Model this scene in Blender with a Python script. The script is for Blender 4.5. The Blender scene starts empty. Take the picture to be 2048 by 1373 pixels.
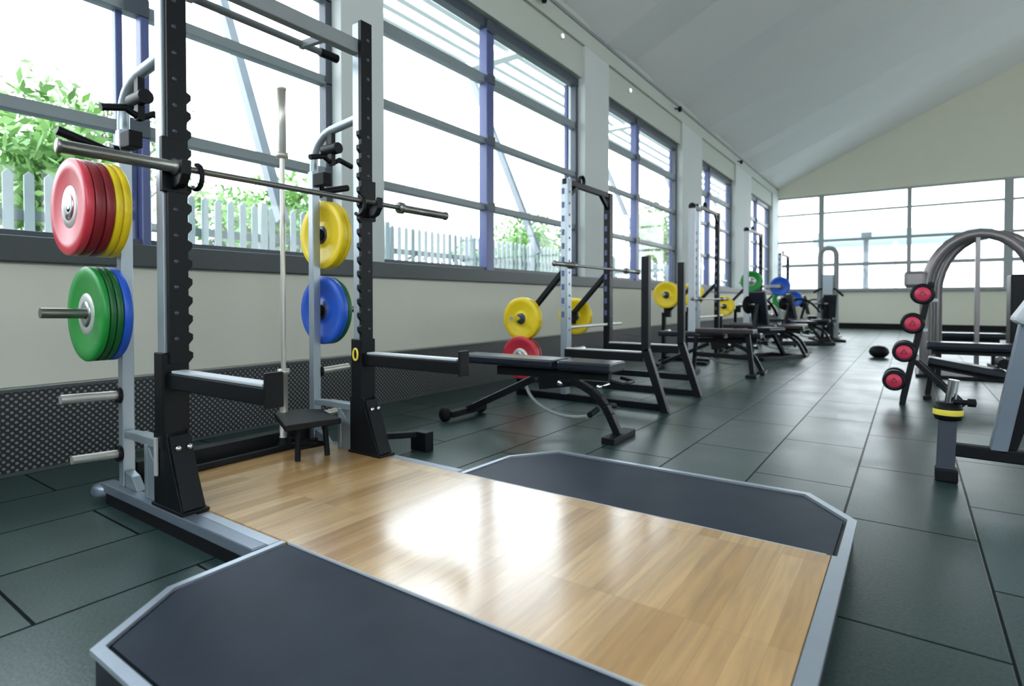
import bpy, math, random
from mathutils import Vector, Matrix, Quaternion
random.seed(7)
sc = bpy.context.scene
COL = sc.collection
PI = math.pi

# ------------------------------------------------------------------ materials
def new_mat(name):
    m = bpy.data.materials.new(name); m.use_nodes = True
    nt = m.node_tree
    return m, nt, nt.nodes['Principled BSDF']

def mat(name, col, rough=0.5, metal=0.0, spec=0.5, coat=0.0, noise=0.06, nscale=12.0, bump=0.0, bscale=200.0):
    m, nt, b = new_mat(name)
    b.inputs['Roughness'].default_value = rough
    b.inputs['Metallic'].default_value = metal
    b.inputs['Specular IOR Level'].default_value = spec
    b.inputs['Coat Weight'].default_value = coat
    tc = nt.nodes.new('ShaderNodeTexCoord')
    n = nt.nodes.new('ShaderNodeTexNoise'); n.inputs['Scale'].default_value = nscale; n.inputs['Detail'].default_value = 4
    nt.links.new(tc.outputs['Object'], n.inputs['Vector'])
    r = nt.nodes.new('ShaderNodeMapRange')
    r.inputs['To Min'].default_value = 1 - noise; r.inputs['To Max'].default_value = 1 + noise
    nt.links.new(n.outputs['Fac'], r.inputs['Value'])
    v = nt.nodes.new('ShaderNodeVectorMath'); v.operation = 'SCALE'
    v.inputs[0].default_value = col
    nt.links.new(r.outputs['Result'], v.inputs['Scale'])
    nt.links.new(v.outputs['Vector'], b.inputs['Base Color'])
    if bump:
        n2 = nt.nodes.new('ShaderNodeTexNoise'); n2.inputs['Scale'].default_value = bscale
        nt.links.new(tc.outputs['Object'], n2.inputs['Vector'])
        bp = nt.nodes.new('ShaderNodeBump'); bp.inputs['Strength'].default_value = bump; bp.inputs['Distance'].default_value = 0.002
        nt.links.new(n2.outputs['Fac'], bp.inputs['Height'])
        nt.links.new(bp.outputs['Normal'], b.inputs['Normal'])
    return m

M = {}
M['black'] = mat('black_powdercoat', (0.0035, 0.0045, 0.006), 0.45, 0.0, 0.22)
M['blackm'] = mat('black_matt', (0.004, 0.0045, 0.006), 0.6, 0.0, 0.2)
M['silver'] = mat('silver_paint', (0.33, 0.38, 0.42), 0.35, 0.6)
M['steel'] = mat('brushed_steel', (0.42, 0.44, 0.45), 0.28, 0.9)
M['chrome'] = mat('chrome', (0.75, 0.76, 0.78), 0.12, 1.0)
M['bar'] = mat('bar_steel', (0.20, 0.20, 0.18), 0.35, 0.85)
M['barlight'] = mat('bar_zinc', (0.55, 0.53, 0.48), 0.35, 0.6)
M['edge'] = mat('platform_steel', (0.22, 0.26, 0.32), 0.30, 0.6)
M['edgelight'] = mat('trim_steel', (0.42, 0.47, 0.54), 0.3, 0.6)
M['gable'] = mat('gable_paint', (0.64, 0.64, 0.53), 0.85, noise=0.02, nscale=3)
M['framegrey'] = mat('end_frame_paint', (0.30, 0.33, 0.34), 0.5)
M['postgrey'] = mat('dark_grey_paint', (0.05, 0.06, 0.08), 0.4, 0.3)
M['edgedark'] = mat('platform_side', (0.010, 0.012, 0.018), 0.5)
M['pad'] = mat('pad_vinyl', (0.008, 0.011, 0.019), 0.30, 0.0, 0.5, bump=0.1)
M['padgrey'] = mat('pad_grey', (0.45, 0.48, 0.52), 0.45)
M['red'] = mat('plate_red', (0.60, 0.035, 0.06), 0.36)
M['redd'] = mat('plate_dark_red', (0.22, 0.010, 0.016), 0.42)
M['yellow'] = mat('plate_yellow', (0.80, 0.58, 0.01), 0.40)
M['green'] = mat('plate_green', (0.008, 0.25, 0.035), 0.42)
M['greend'] = mat('plate_dark_green', (0.004, 0.10, 0.02), 0.42)
M['blue'] = mat('plate_blue', (0.012, 0.09, 0.52), 0.42)
M['hub'] = mat('plate_hub', (0.62, 0.62, 0.60), 0.35, 0.4)
M['wall'] = mat('wall_paint', (0.44, 0.47, 0.42), 0.85, noise=0.02, nscale=3)
M['panel'] = mat('wall_panel', (0.57, 0.57, 0.50), 0.7, noise=0.02, nscale=3)
M['pier'] = mat('pier_paint', (0.50, 0.54, 0.53), 0.8, noise=0.02, nscale=3)
M['ceil'] = mat('ceiling_paint', (0.60, 0.61, 0.59), 0.9, noise=0.02, nscale=2)
M['frame'] = mat('window_frame_paint', (0.045, 0.06, 0.08), 0.45)
M['framelight'] = mat('transom_paint', (0.20, 0.235, 0.25), 0.45)
M['mullion'] = mat('mullion_blue', (0.065, 0.085, 0.22), 0.4)
M['sill'] = mat('sill_dark', (0.05, 0.06, 0.065), 0.5)
M['outw'] = mat('outside_white', (0.75, 0.77, 0.78), 0.6)
M['outgrey'] = mat('outside_grey', (0.28, 0.31, 0.35), 0.6)
M['fence'] = mat('fence_white', (0.40, 0.46, 0.47), 0.6)
M['fencedk'] = mat('fence_rail', (0.16, 0.20, 0.20), 0.6)
M['pave'] = mat('paving', (0.35, 0.37, 0.36), 0.9)
M['bark'] = mat('bark', (0.10, 0.07, 0.05), 0.9)
M['brown'] = mat('pad_brown', (0.018, 0.009, 0.010), 0.45)
M['yband'] = mat('yellow_band', (0.75, 0.62, 0.06), 0.5)
M['pink'] = mat('dumbbell_red', (0.62, 0.03, 0.09), 0.45)
M['building'] = mat('pale_blue_cladding', (0.24, 0.33, 0.37), 0.6)
M['grey'] = mat('grey_plastic', (0.22, 0.24, 0.25), 0.5)
M['archm'] = mat('arch_bronze_grey', (0.20, 0.185, 0.19), 0.32, 0.5)

def leaf_mat(name, c):
    m, nt, b = new_mat(name)
    b.inputs['Roughness'].default_value = 0.6
    tc = nt.nodes.new('ShaderNodeTexCoord')
    n = nt.nodes.new('ShaderNodeTexNoise'); n.inputs['Scale'].default_value = 1.6
    nt.links.new(tc.outputs['Object'], n.inputs['Vector'])
    r = nt.nodes.new('ShaderNodeValToRGB')
    r.color_ramp.elements[0].position = 0.35; r.color_ramp.elements[0].color = (c[0]*0.55, c[1]*0.6, c[2]*0.6, 1)
    r.color_ramp.elements[1].position = 0.65; r.color_ramp.elements[1].color = (c[0]*1.25, c[1]*1.15, c[2]*1.2, 1)
    nt.links.new(n.outputs['Fac'], r.inputs['Fac'])
    nt.links.new(r.outputs['Color'], b.inputs['Base Color'])
    return m
M['leaf'] = leaf_mat('leaf_green', (0.20, 0.40, 0.10))
M['leaf2'] = leaf_mat('leaf_pale', (0.20, 0.30, 0.13))

def glass_mat():
    m = bpy.data.materials.new('window_glass'); m.use_nodes = True
    nt = m.node_tree; nt.nodes.clear()
    o = nt.nodes.new('ShaderNodeOutputMaterial')
    t = nt.nodes.new('ShaderNodeBsdfTransparent'); t.inputs['Color'].default_value = (0.93, 0.96, 0.97, 1)
    g = nt.nodes.new('ShaderNodeBsdfGlossy'); g.inputs['Roughness'].default_value = 0.02
    lw = nt.nodes.new('ShaderNodeLayerWeight'); lw.inputs['Blend'].default_value = 0.5
    pw = nt.nodes.new('ShaderNodeMath'); pw.operation = 'POWER'; pw.inputs[1].default_value = 5.0
    f = nt.nodes.new('ShaderNodeMath'); f.operation = 'MULTIPLY_ADD'; f.inputs[1].default_value = 0.6; f.inputs[2].default_value = 0.02
    nt.links.new(lw.outputs['Facing'], pw.inputs[0]); nt.links.new(pw.outputs[0], f.inputs[0])
    mx = nt.nodes.new('ShaderNodeMixShader')
    nt.links.new(f.outputs[0], mx.inputs[0]); nt.links.new(t.outputs[0], mx.inputs[1]); nt.links.new(g.outputs[0], mx.inputs[2])
    nt.links.new(mx.outputs[0], o.inputs['Surface'])
    return m
M['glass'] = glass_mat()

def rubber_floor_mat():
    m, nt, b = new_mat('rubber_floor_tiles')
    tc = nt.nodes.new('ShaderNodeTexCoord')
    mp = nt.nodes.new('ShaderNodeMapping')
    mp.inputs['Rotation'].default_value = (0, 0, -PI/2)      # long side of each tile along the room
    mp.inputs['Location'].default_value = (-0.60, 0.25, 0)
    nt.links.new(tc.outputs['Object'], mp.inputs['Vector'])
    br = nt.nodes.new('ShaderNodeTexBrick')
    br.offset = 0.5; br.offset_frequency = 2; br.squash = 1
    br.inputs['Scale'].default_value = 1.0
    br.inputs['Brick Width'].default_value = 1.0; br.inputs['Row Height'].default_value = 0.5
    br.inputs['Mortar Size'].default_value = 0.0065; br.inputs['Mortar Smooth'].default_value = 0.3
    br.inputs['Color1'].default_value = (0.018, 0.040, 0.037, 1)
    br.inputs['Color2'].default_value = (0.032, 0.060, 0.054, 1)
    br.inputs['Mortar'].default_value = (0.004, 0.008, 0.008, 1)
    nt.links.new(mp.outputs['Vector'], br.inputs['Vector'])
    n = nt.nodes.new('ShaderNodeTexNoise'); n.inputs['Scale'].default_value = 90; n.inputs['Detail'].default_value = 6
    nt.links.new(tc.outputs['Object'], n.inputs['Vector'])
    r = nt.nodes.new('ShaderNodeMapRange'); r.inputs['From Min'].default_value = 0.3; r.inputs['From Max'].default_value = 0.7
    r.inputs['To Min'].default_value = 0.55; r.inputs['To Max'].default_value = 1.5
    nt.links.new(n.outputs['Fac'], r.inputs['Value'])
    n3 = nt.nodes.new('ShaderNodeTexNoise'); n3.inputs['Scale'].default_value = 2.2; n3.inputs['Detail'].default_value = 3
    nt.links.new(tc.outputs['Object'], n3.inputs['Vector'])
    r3 = nt.nodes.new('ShaderNodeMapRange'); r3.inputs['To Min'].default_value = 0.75; r3.inputs['To Max'].default_value = 1.25
    nt.links.new(n3.outputs['Fac'], r3.inputs['Value'])
    mm = nt.nodes.new('ShaderNodeMath'); mm.operation = 'MULTIPLY'
    nt.links.new(r.outputs[0], mm.inputs[0]); nt.links.new(r3.outputs[0], mm.inputs[1])
    v = nt.nodes.new('ShaderNodeVectorMath'); v.operation = 'SCALE'
    nt.links.new(br.outputs['Color'], v.inputs[0]); nt.links.new(mm.outputs[0], v.inputs['Scale'])
    nt.links.new(v.outputs['Vector'], b.inputs['Base Color'])
    rr = nt.nodes.new('ShaderNodeMapRange'); rr.inputs['To Min'].default_value = 0.24; rr.inputs['To Max'].default_value = 0.40
    nt.links.new(n3.outputs['Fac'], rr.inputs['Value'])
    nt.links.new(rr.outputs[0], b.inputs['Roughness'])
    sl = nt.nodes.new('ShaderNodeMapRange'); sl.inputs['To Min'].default_value = 0.55; sl.inputs['To Max'].default_value = 0.02
    nt.links.new(br.outputs['Fac'], sl.inputs['Value']); nt.links.new(sl.outputs[0], b.inputs['Specular IOR Level'])
    bp = nt.nodes.new('ShaderNodeBump'); bp.inputs['Strength'].default_value = 0.35; bp.inputs['Distance'].default_value = 0.002
    nt.links.new(n.outputs['Fac'], bp.inputs['Height'])
    bp2 = nt.nodes.new('ShaderNodeBump'); bp2.inputs['Strength'].default_value = 0.6; bp2.inputs['Distance'].default_value = 0.004; bp2.invert = True
    nt.links.new(br.outputs['Fac'], bp2.inputs['Height']); nt.links.new(bp.outputs['Normal'], bp2.inputs['Normal'])
    nt.links.new(bp2.outputs['Normal'], b.inputs['Normal'])
    return m
M['floor'] = rubber_floor_mat()

def mat_rubber():
    m, nt, b = new_mat('platform_rubber')
    tc = nt.nodes.new('ShaderNodeTexCoord')
    n = nt.nodes.new('ShaderNodeTexNoise'); n.inputs['Scale'].default_value = 4.5; n.inputs['Detail'].default_value = 5
    nt.links.new(tc.outputs['Object'], n.inputs['Vector'])
    r = nt.nodes.new('ShaderNodeValToRGB')
    r.color_ramp.elements[0].position = 0.35; r.color_ramp.elements[0].color = (0.007, 0.014, 0.028, 1)
    r.color_ramp.elements[1].position = 0.68; r.color_ramp.elements[1].color = (0.012, 0.022, 0.039, 1)
    nt.links.new(n.outputs['Fac'], r.inputs['Fac'])
    nt.links.new(r.outputs['Color'], b.inputs['Base Color'])
    b.inputs['Roughness'].default_value = 0.50; b.inputs['Specular IOR Level'].default_value = 0.2
    n2 = nt.nodes.new('ShaderNodeTexNoise'); n2.inputs['Scale'].default_value = 260
    nt.links.new(tc.outputs['Object'], n2.inputs['Vector'])
    bp = nt.nodes.new('ShaderNodeBump'); bp.inputs['Strength'].default_value = 0.25; bp.inputs['Distance'].default_value = 0.001
    nt.links.new(n2.outputs['Fac'], bp.inputs['Height']); nt.links.new(bp.outputs['Normal'], b.inputs['Normal'])
    return m
M['rubber'] = mat_rubber()

def wood_mat():
    m, nt, b = new_mat('varnished_wood_planks')
    tc = nt.nodes.new('ShaderNodeTexCoord')
    mp = nt.nodes.new('ShaderNodeMapping'); mp.inputs['Rotation'].default_value = (0, 0, -PI/2)
    nt.links.new(tc.outputs['Object'], mp.inputs['Vector'])
    br = nt.nodes.new('ShaderNodeTexBrick'); br.offset = 0.37; br.offset_frequency = 1
    br.inputs['Scale'].default_value = 1
    br.inputs['Brick Width'].default_value = 0.62; br.inputs['Row Height'].default_value = 0.075
    br.inputs['Mortar Size'].default_value = 0.0006; br.inputs['Mortar Smooth'].default_value = 0.2
    br.inputs['Bias'].default_value = 0.0
    br.inputs['Color1'].default_value = (0.45, 0.24, 0.075, 1)
    br.inputs['Color2'].default_value = (0.64, 0.40, 0.175, 1)
    br.inputs['Mortar'].default_value = (0.33, 0.18, 0.07, 1)
    nt.links.new(mp.outputs['Vector'], br.inputs['Vector'])
    mg = nt.nodes.new('ShaderNodeMapping'); mg.inputs['Scale'].default_value = (22, 1.6, 10)
    nt.links.new(tc.outputs['Object'], mg.inputs['Vector'])
    n = nt.nodes.new('ShaderNodeTexNoise'); n.inputs['Scale'].default_value = 1.6; n.inputs['Detail'].default_value = 8; n.inputs['Distortion'].default_value = 0.8
    nt.links.new(mg.outputs['Vector'], n.inputs['Vector'])
    r = nt.nodes.new('ShaderNodeMapRange'); r.inputs['From Min'].default_value = 0.3; r.inputs['From Max'].default_value = 0.7
    r.inputs['To Min'].default_value = 0.80; r.inputs['To Max'].default_value = 1.15
    nt.links.new(n.outputs['Fac'], r.inputs['Value'])
    # a few dark knots
    vo = nt.nodes.new('ShaderNodeTexVoronoi'); vo.inputs['Scale'].default_value = 1.3
    mk = nt.nodes.new('ShaderNodeMapping'); mk.inputs['Scale'].default_value = (2.0, 1.0, 1)
    nt.links.new(tc.outputs['Object'], mk.inputs['Vector']); nt.links.new(mk.outputs['Vector'], vo.inputs['Vector'])
    kr = nt.nodes.new('ShaderNodeMapRange'); kr.inputs['From Min'].default_value = 0.012; kr.inputs['From Max'].default_value = 0.035
    kr.inputs['To Min'].default_value = 0.45; kr.inputs['To Max'].default_value = 1.0
    nt.links.new(vo.outputs['Distance'], kr.inputs['Value'])
    mm = nt.nodes.new('ShaderNodeMath'); mm.operation = 'MULTIPLY'
    nt.links.new(r.outputs[0], mm.inputs[0]); nt.links.new(kr.outputs[0], mm.inputs[1])
    v = nt.nodes.new('ShaderNodeVectorMath'); v.operation = 'SCALE'
    nt.links.new(br.outputs['Color'], v.inputs[0]); nt.links.new(mm.outputs[0], v.inputs['Scale'])
    nt.links.new(v.outputs['Vector'], b.inputs['Base Color'])
    b.inputs['Roughness'].default_value = 0.30
    b.inputs['Specular IOR Level'].default_value = 0.6
    b.inputs['Coat Weight'].default_value = 1.0; b.inputs['Coat Roughness'].default_value = 0.16; b.inputs['Coat IOR'].default_value = 1.65
    n2 = nt.nodes.new('ShaderNodeTexNoise'); n2.inputs['Scale'].default_value = 3.0
    nt.links.new(mg.outputs['Vector'], n2.inputs['Vector'])
    bp = nt.nodes.new('ShaderNodeBump'); bp.inputs['Strength'].default_value = 0.05; bp.inputs['Distance'].default_value = 0.002
    nt.links.new(n2.outputs['Fac'], bp.inputs['Height']); nt.links.new(bp.outputs['Normal'], b.inputs['Normal'])
    nt.links.new(bp.outputs['Normal'], b.inputs['Coat Normal'])
    return m
M['wood'] = wood_mat()

def grille_mat():
    m, nt, b = new_mat('perforated_grille')
    tc = nt.nodes.new('ShaderNodeTexCoord')
    mp = nt.nodes.new('ShaderNodeMapping'); mp.inputs['Rotation'].default_value = (0, 0, 0)
    nt.links.new(tc.outputs['Object'], mp.inputs['Vector'])
    sp = nt.nodes.new('ShaderNodeSeparateXYZ'); nt.links.new(mp.outputs['Vector'], sp.inputs[0])
    outs = []
    for ax in ('Y', 'Z'):
        a = nt.nodes.new('ShaderNodeMath'); a.operation = 'MULTIPLY'; a.inputs[1].default_value = 2*PI/0.040
        nt.links.new(sp.outputs[ax], a.inputs[0])
        s = nt.nodes.new('ShaderNodeMath'); s.operation = 'SINE'; nt.links.new(a.outputs[0], s.inputs[0]); outs.append(s)
    mx = nt.nodes.new('ShaderNodeMath'); mx.operation = 'MULTIPLY'
    nt.links.new(outs[0].outputs[0], mx.inputs[0]); nt.links.new(outs[1].outputs[0], mx.inputs[1])
    r = nt.nodes.new('ShaderNodeValToRGB')
    r.color_ramp.elements[0].position = 0.15; r.color_ramp.elements[0].color = (0.006, 0.007, 0.008, 1)
    r.color_ramp.elements[1].position = 0.5; r.color_ramp.elements[1].color = (0.17, 0.175, 0.18, 1)
    nt.links.new(mx.outputs[0], r.inputs['Fac']); nt.links.new(r.outputs['Color'], b.inputs['Base Color'])
    b.inputs['Roughness'].default_value = 0.5
    return m
M['grille'] = grille_mat()

# ------------------------------------------------------------------ mesh building
class MB:
    def __init__(s): s.v = []; s.f = []; s.sm = []
    def add(s, vs, fs, smooth=False):
        o = len(s.v); s.v += [tuple(v) for v in vs]; s.f += [tuple(i+o for i in f) for f in fs]; s.sm += [smooth]*len(fs); return s
    def box(s, x0, x1, y0, y1, z0, z1):
        vs = [(x, y, z) for z in (z0, z1) for y in (y0, y1) for x in (x0, x1)]
        return s.add(vs, [(0,2,3,1),(4,5,7,6),(0,1,5,4),(2,6,7,3),(0,4,6,2),(1,3,7,5)])
    def beam(s, p, q, w, h, up=(0,0,1)):
        p = Vector(p); q = Vector(q); d = (q-p).normalized(); u = Vector(up)
        if abs(d.dot(u)) > 0.98: u = Vector((0,1,0))
        side = d.cross(u).normalized(); u2 = side.cross(d).normalized()
        vs = []
        for c in (p, q):
            for a, b in ((-1,-1),(1,-1),(1,1),(-1,1)): vs.append(c + side*(a*w/2) + u2*(b*h/2))
        return s.add(vs, [(3,2,1,0),(4,5,6,7),(0,1,5,4),(1,2,6,5),(2,3,7,6),(3,0,4,7)])
    def prism(s, pts, axis, a, b):
        """pts: 2D outline, extruded along axis between a and b. axis 'z': (x,y); 'y': (x,z); 'x': (y,z)"""
        def mk(p, t):
            return {'z': (p[0], p[1], t), 'y': (p[0], t, p[1]), 'x': (t, p[0], p[1])}[axis]
        n = len(pts); vs = [mk(p, a) for p in pts] + [mk(p, b) for p in pts]
        fs = [tuple(range(n))[::-1], tuple(range(n, 2*n))] + [(i, (i+1)%n, n+(i+1)%n, n+i) for i in range(n)]
        return s.add(vs, fs)
    def tube(s, pts, r, n=12, cap=True):
        pts = [Vector(p) for p in pts]; rs = r if isinstance(r, (list, tuple)) else [r]*len(pts)
        vs = []; prev = None
        for i, p in enumerate(pts):
            d = (pts[min(i+1, len(pts)-1)] - pts[max(i-1, 0)]).normalized()
            if prev is None:
                a = Vector((0,0,1)) if abs(d.z) < 0.9 else Vector((1,0,0))
                u = d.cross(a).normalized()
            else:
                u = (prev - d*prev.dot(d)).normalized()
            prev = u; w = d.cross(u)
            for k in range(n):
                t = 2*PI*k/n; vs.append(p + (u*math.cos(t) + w*math.sin(t))*rs[i])
        fs = [(i*n+k, i*n+(k+1)%n, (i+1)*n+(k+1)%n, (i+1)*n+k) for i in range(len(pts)-1) for k in range(n)]
        s.add(vs, fs, True)
        if cap:
            m = len(pts)-1
            s.add(vs[:n], [tuple(range(n))[::-1]]); s.add(vs[m*n:], [tuple(range(n))])
        return s
    def lathe(s, prof, n=48, c=(0,0,0), axis='y'):
        vs = []
        for r, t in prof:
            for k in range(n):
                a = 2*PI*k/n
                q = {'y': (r*math.cos(a), t, r*math.sin(a)), 'x': (t, r*math.cos(a), r*math.sin(a)), 'z': (r*math.cos(a), r*math.sin(a), t)}[axis]
                vs.append((q[0]+c[0], q[1]+c[1], q[2]+c[2]))
        fs = [(i*n+k, i*n+(k+1)%n, (i+1)*n+(k+1)%n, (i+1)*n+k) for i in range(len(prof)-1) for k in range(n)]
        return s.add(vs, fs, True)
    def build(s, name, m, parent=None, bevel=0.0, loc=None):
        me = bpy.data.meshes.new(name); me.from_pydata(s.v, [], s.f); me.validate()
        me.polygons.foreach_set('use_smooth', s.sm if len(s.sm) == len(me.polygons) else [False]*len(me.polygons))
        import bmesh
        bm = bmesh.new(); bm.from_mesh(me); bmesh.ops.remove_doubles(bm, verts=bm.verts, dist=1e-6) if bevel else None
        bmesh.ops.recalc_face_normals(bm, faces=bm.faces); bm.to_mesh(me); bm.free()
        me.materials.append(m if not isinstance(m, str) else M[m])
        o = bpy.data.objects.new(name, me); COL.objects.link(o)
        if parent is not None: o.parent = parent
        if loc: o.location = loc
        if bevel:
            b = o.modifiers.new('edge', 'BEVEL'); b.width = bevel; b.segments = 2; b.limit_method = 'ANGLE'; b.angle_limit = math.radians(50)
        return o

def tag(o, label, cat, group=None):
    o['label'] = label; o['category'] = cat
    if group: o['group'] = group
    return o
def thing(name, label, cat, loc=(0,0,0), rz=0, group=None):
    o = bpy.data.objects.new(name, None); COL.objects.link(o); o.location = loc; o.rotation_euler = (0,0,rz)
    return tag(o, label, cat, group)
def struct(name, mb, m, bevel=0.0):
    o = mb.build(name, m, bevel=bevel); o['kind'] = 'structure'; return o
def dup(root, loc=None, label=None, group=None, rot=None):
    r = root.copy(); COL.objects.link(r)
    if loc is not None: r.location = loc
    if rot is not None: r.rotation_euler = rot
    if label: r['label'] = label
    if group: r['group'] = group
    for ch in root.children:
        c = ch.copy(); COL.objects.link(c); c.parent = r
        for g in ch.children:
            d = g.copy(); COL.objects.link(d); d.parent = c
    return r
def bez(p0, p1, p2, n=8):
    p0, p1, p2 = map(Vector, (p0, p1, p2))
    return [p0*(1-t)**2 + p1*2*t*(1-t) + p2*t*t for t in [i/n for i in range(n+1)]]

# ------------------------------------------------------------------ the room
XW = -4.3            # inner face of the window wall
XG = -4.48           # glass plane
YB = 24.5            # inner face of the end wall
def zc(x): return 5.38 + 0.455*(x+4.3) if x < 4.0 else 5.38 + 0.455*8.3 - 0.455*(x-4.0)

struct('floor', MB().box(-4.7, 12.2, -4, YB+0.2, -0.12, 0), 'floor')

SILL = 1.40; HEAD = 4.56
piers = [(-4.0, -1.05), (3.43, 3.95), (8.22, 9.10), (12.99, 14.50), (17.86, 19.92), (23.45, YB)]
wl = MB()
wl.box(-4.62, XW, -4, YB, 0.0, 1.25)                    # wall under the windows
wl.box(-4.62, XW-0.05, -4, YB, HEAD+0.04, 5.5)          # lintel
wl.box(-4.62, XW, -4, YB, 5.10, 5.5)
struct('wall_left', wl, 'wall')
pm = MB()
for a, b in piers: pm.box(-4.62, XW, a, b, 1.25, 5.10)
struct('trim_1', pm, 'pier', 0.006)
struct('trim_2', MB().box(-4.62, XW+0.05, -4, YB, 1.25, SILL), 'sill', 0.006)          # deep dark window board
struct('trim_3', MB().box(XW, XW+0.015, -4, YB, 0.515, 1.235), 'panel', 0.003)          # pale panel under it
struct('baseboard_left', MB().box(XW, XW+0.03, -4, YB, 0.0, 0.50), 'grille')            # dark heating grille
struct('trim_4', MB().box(XW, XW+0.045, -4, YB, 0.488, 0.502).box(XW+0.03, XW+0.042, -4, YB, 0.0, 0.02), 'sill')
struct('trim_5', MB().box(XW, XW+0.02, -4, YB, 5.345, 5.40), 'grey')                     # thin grey cornice

spans = [(-1.05, 3.43), (3.95, 8.22), (9.10, 12.99), (14.50, 17.86), (19.92, 23.45)]
mull = [(-0.4, 1.78, ), (5.85,), (10.65,), (15.55,), (21.3,)]
transoms = [2.22, 3.06, 3.84]
for wi, (a, b) in enumerate(spans):
    w = bpy.data.objects.new('window_%d' % (wi+1), None); COL.objects.link(w); w.location = (XG, a, SILL); w['kind'] = 'structure'
    la, lb, H_ = 0, b-a, HEAD-SILL
    f = MB()
    f.box(-0.05, 0.05, 0, 0.07, 0, H_).box(-0.05, 0.05, lb-0.07, lb, 0, H_)
    f.box(-0.06, 0.06, 0, lb, H_-0.09, H_+0.04).box(-0.05, 0.05, 0, lb, 0, 0.05)
    f.build('frame', 'frame', w, 0.004)
    if wi > 0: MB().box(-0.02, 0.03, lb-0.33, lb-0.27, 0, H_-0.15).build('side_post', 'mullion', w, 0.004)
    f3 = MB()
    for k, tz in enumerate(transoms):
        hh = 0.075 if k < 2 else 0.11
        f3.box(-0.035, 0.035, 0, lb, tz-SILL-hh/2, tz-SILL+hh/2)
        f3.box(-0.05, 0.05, 0, lb, tz-SILL-hh/2-0.008, tz-SILL-hh/2+0.012)
    f3.build('transom', 'framelight', w, 0.004)
    for my in mull[wi]:
        g = MB()
        if wi == 0: g.box(-0.06, 0.0, my-a-0.10, my-a-0.055, 0, H_).box(-0.02, 0.07, my-a+0.03, my-a+0.085, 0, H_).box(-0.03, 0.0, my-a-0.06, my-a+0.03, 0, 0.80)
        else: g.box(-0.06, 0.07, my-a-0.075, my-a+0.075, 0, H_)
        g.build('mullion', 'mullion', w, 0.008)
        g = MB()
        for tz in transoms: g.box(0.07, 0.085, my-a-0.08, my-a+0.08, tz-SILL-0.06, tz-SILL+0.06)
        g.box(0.07, 0.09, my-a-0.09, my-a+0.09, H_-0.14, H_+0.02)
        g.build('bracket', 'frame', w, 0.003)
    MB().box(-0.004, 0.004, 0.03, lb-0.03, 0.02, H_-0.03).build('pane', 'glass', w)

# end wall with its window strip
XE = 12.0
eb = MB()
eb.box(-4.62, XE, YB, YB+0.3, 0, 1.38)
eb.add([(x, y, z) for y in (YB, YB+0.3) for x, z in ((-4.62, 5.05), (XE, 5.05), (XE, 5.8), (4.0, zc(4.0)+0.4), (-4.62, 5.55))],
       [(0,1,2,3,4), (9,8,7,6,5), (0,5,6,1), (1,6,7,2), (2,7,8,3), (3,8,9,4), (4,9,5,0)])
struct('wall_back', eb, 'gable')
struct('baseboard_back', MB().box(XW, XE, YB-0.05, YB, 0, 0.20), 'blackm')
struct('trim_6', MB().box(XW, XE, YB-0.10, YB+0.3, 1.36, 1.43), 'grey')
wb = bpy.data.objects.new('window_6', None); COL.objects.link(wb); wb.location = (0, YB+0.15, 1.43); wb['kind'] = 'structure'
fm = MB(); fm.box(-4.5, XE, -0.04, 0.04, 0, 0.06).box(-4.5, XE, -0.04, 0.04, 3.55, 3.66)
for xx, hw in ((-4.35, .05), (-2.80, .09), (-0.05, .07), (2.62, .12), (5.3, .07), (8.0, .12), (10.7, .07)): fm.box(xx-hw, xx+hw, -0.06, 0.06, 0, 3.62)
fm.build('frame', 'framegrey', wb, 0.005)
ft = MB()
for tz, hh in ((2.38, 0.13), (3.30, 0.10), (4.35, 0.08)): ft.box(-4.4, XE, -0.03, 0.03, tz-1.43-hh/2, tz-1.43+hh/2)
ft.build('transom', 'framegrey', wb, 0.004)
MB().box(-4.4, XE, -0.004, 0.004, 0.02, 3.6).build('pane', 'glass', wb)

# side and rear walls of the hall (beyond the picture), glazing kept small to limit the fill light
wr = MB(); wr.box(XE, XE+0.3, -4, YB, 0, 3.0).box(XE, XE+0.3, -4, YB, 4.9, 5.5)
for k in range(7): wr.box(XE, XE+0.3, -4+k*4.7, -4+k*4.7+0.5, 3.0, 4.9)
struct('wall_right', wr, 'wall')
struct('wall_front', MB().box(-4.62, XE, -4.3, -4, 0, 2.4).box(-4.62, XE, -4.3, -4, 4.9, 9.3).box(-4.62, -3.6, -4.3, -4, 2.4, 4.9).box(3.6, 4.4, -4.3, -4, 2.4, 4.9).box(11.2, XE, -4.3, -4, 2.4, 4.9), 'wall')
wf = bpy.data.objects.new('window_7', None); COL.objects.link(wf); wf.location = (XE+0.15, -4, 3.0); wf['kind'] = 'structure'
MB().box(-0.004, 0.004, 0, YB+4, 0, 1.9).build('pane', 'glass', wf)
wf2 = bpy.data.objects.new('window_8', None); COL.objects.link(wf2); wf2.location = (0, -4.15, 2.4); wf2['kind'] = 'structure'
MB().box(-3.6, 11.2, -0.004, 0.004, 0, 2.5).build('pane', 'glass', wf2)

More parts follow.
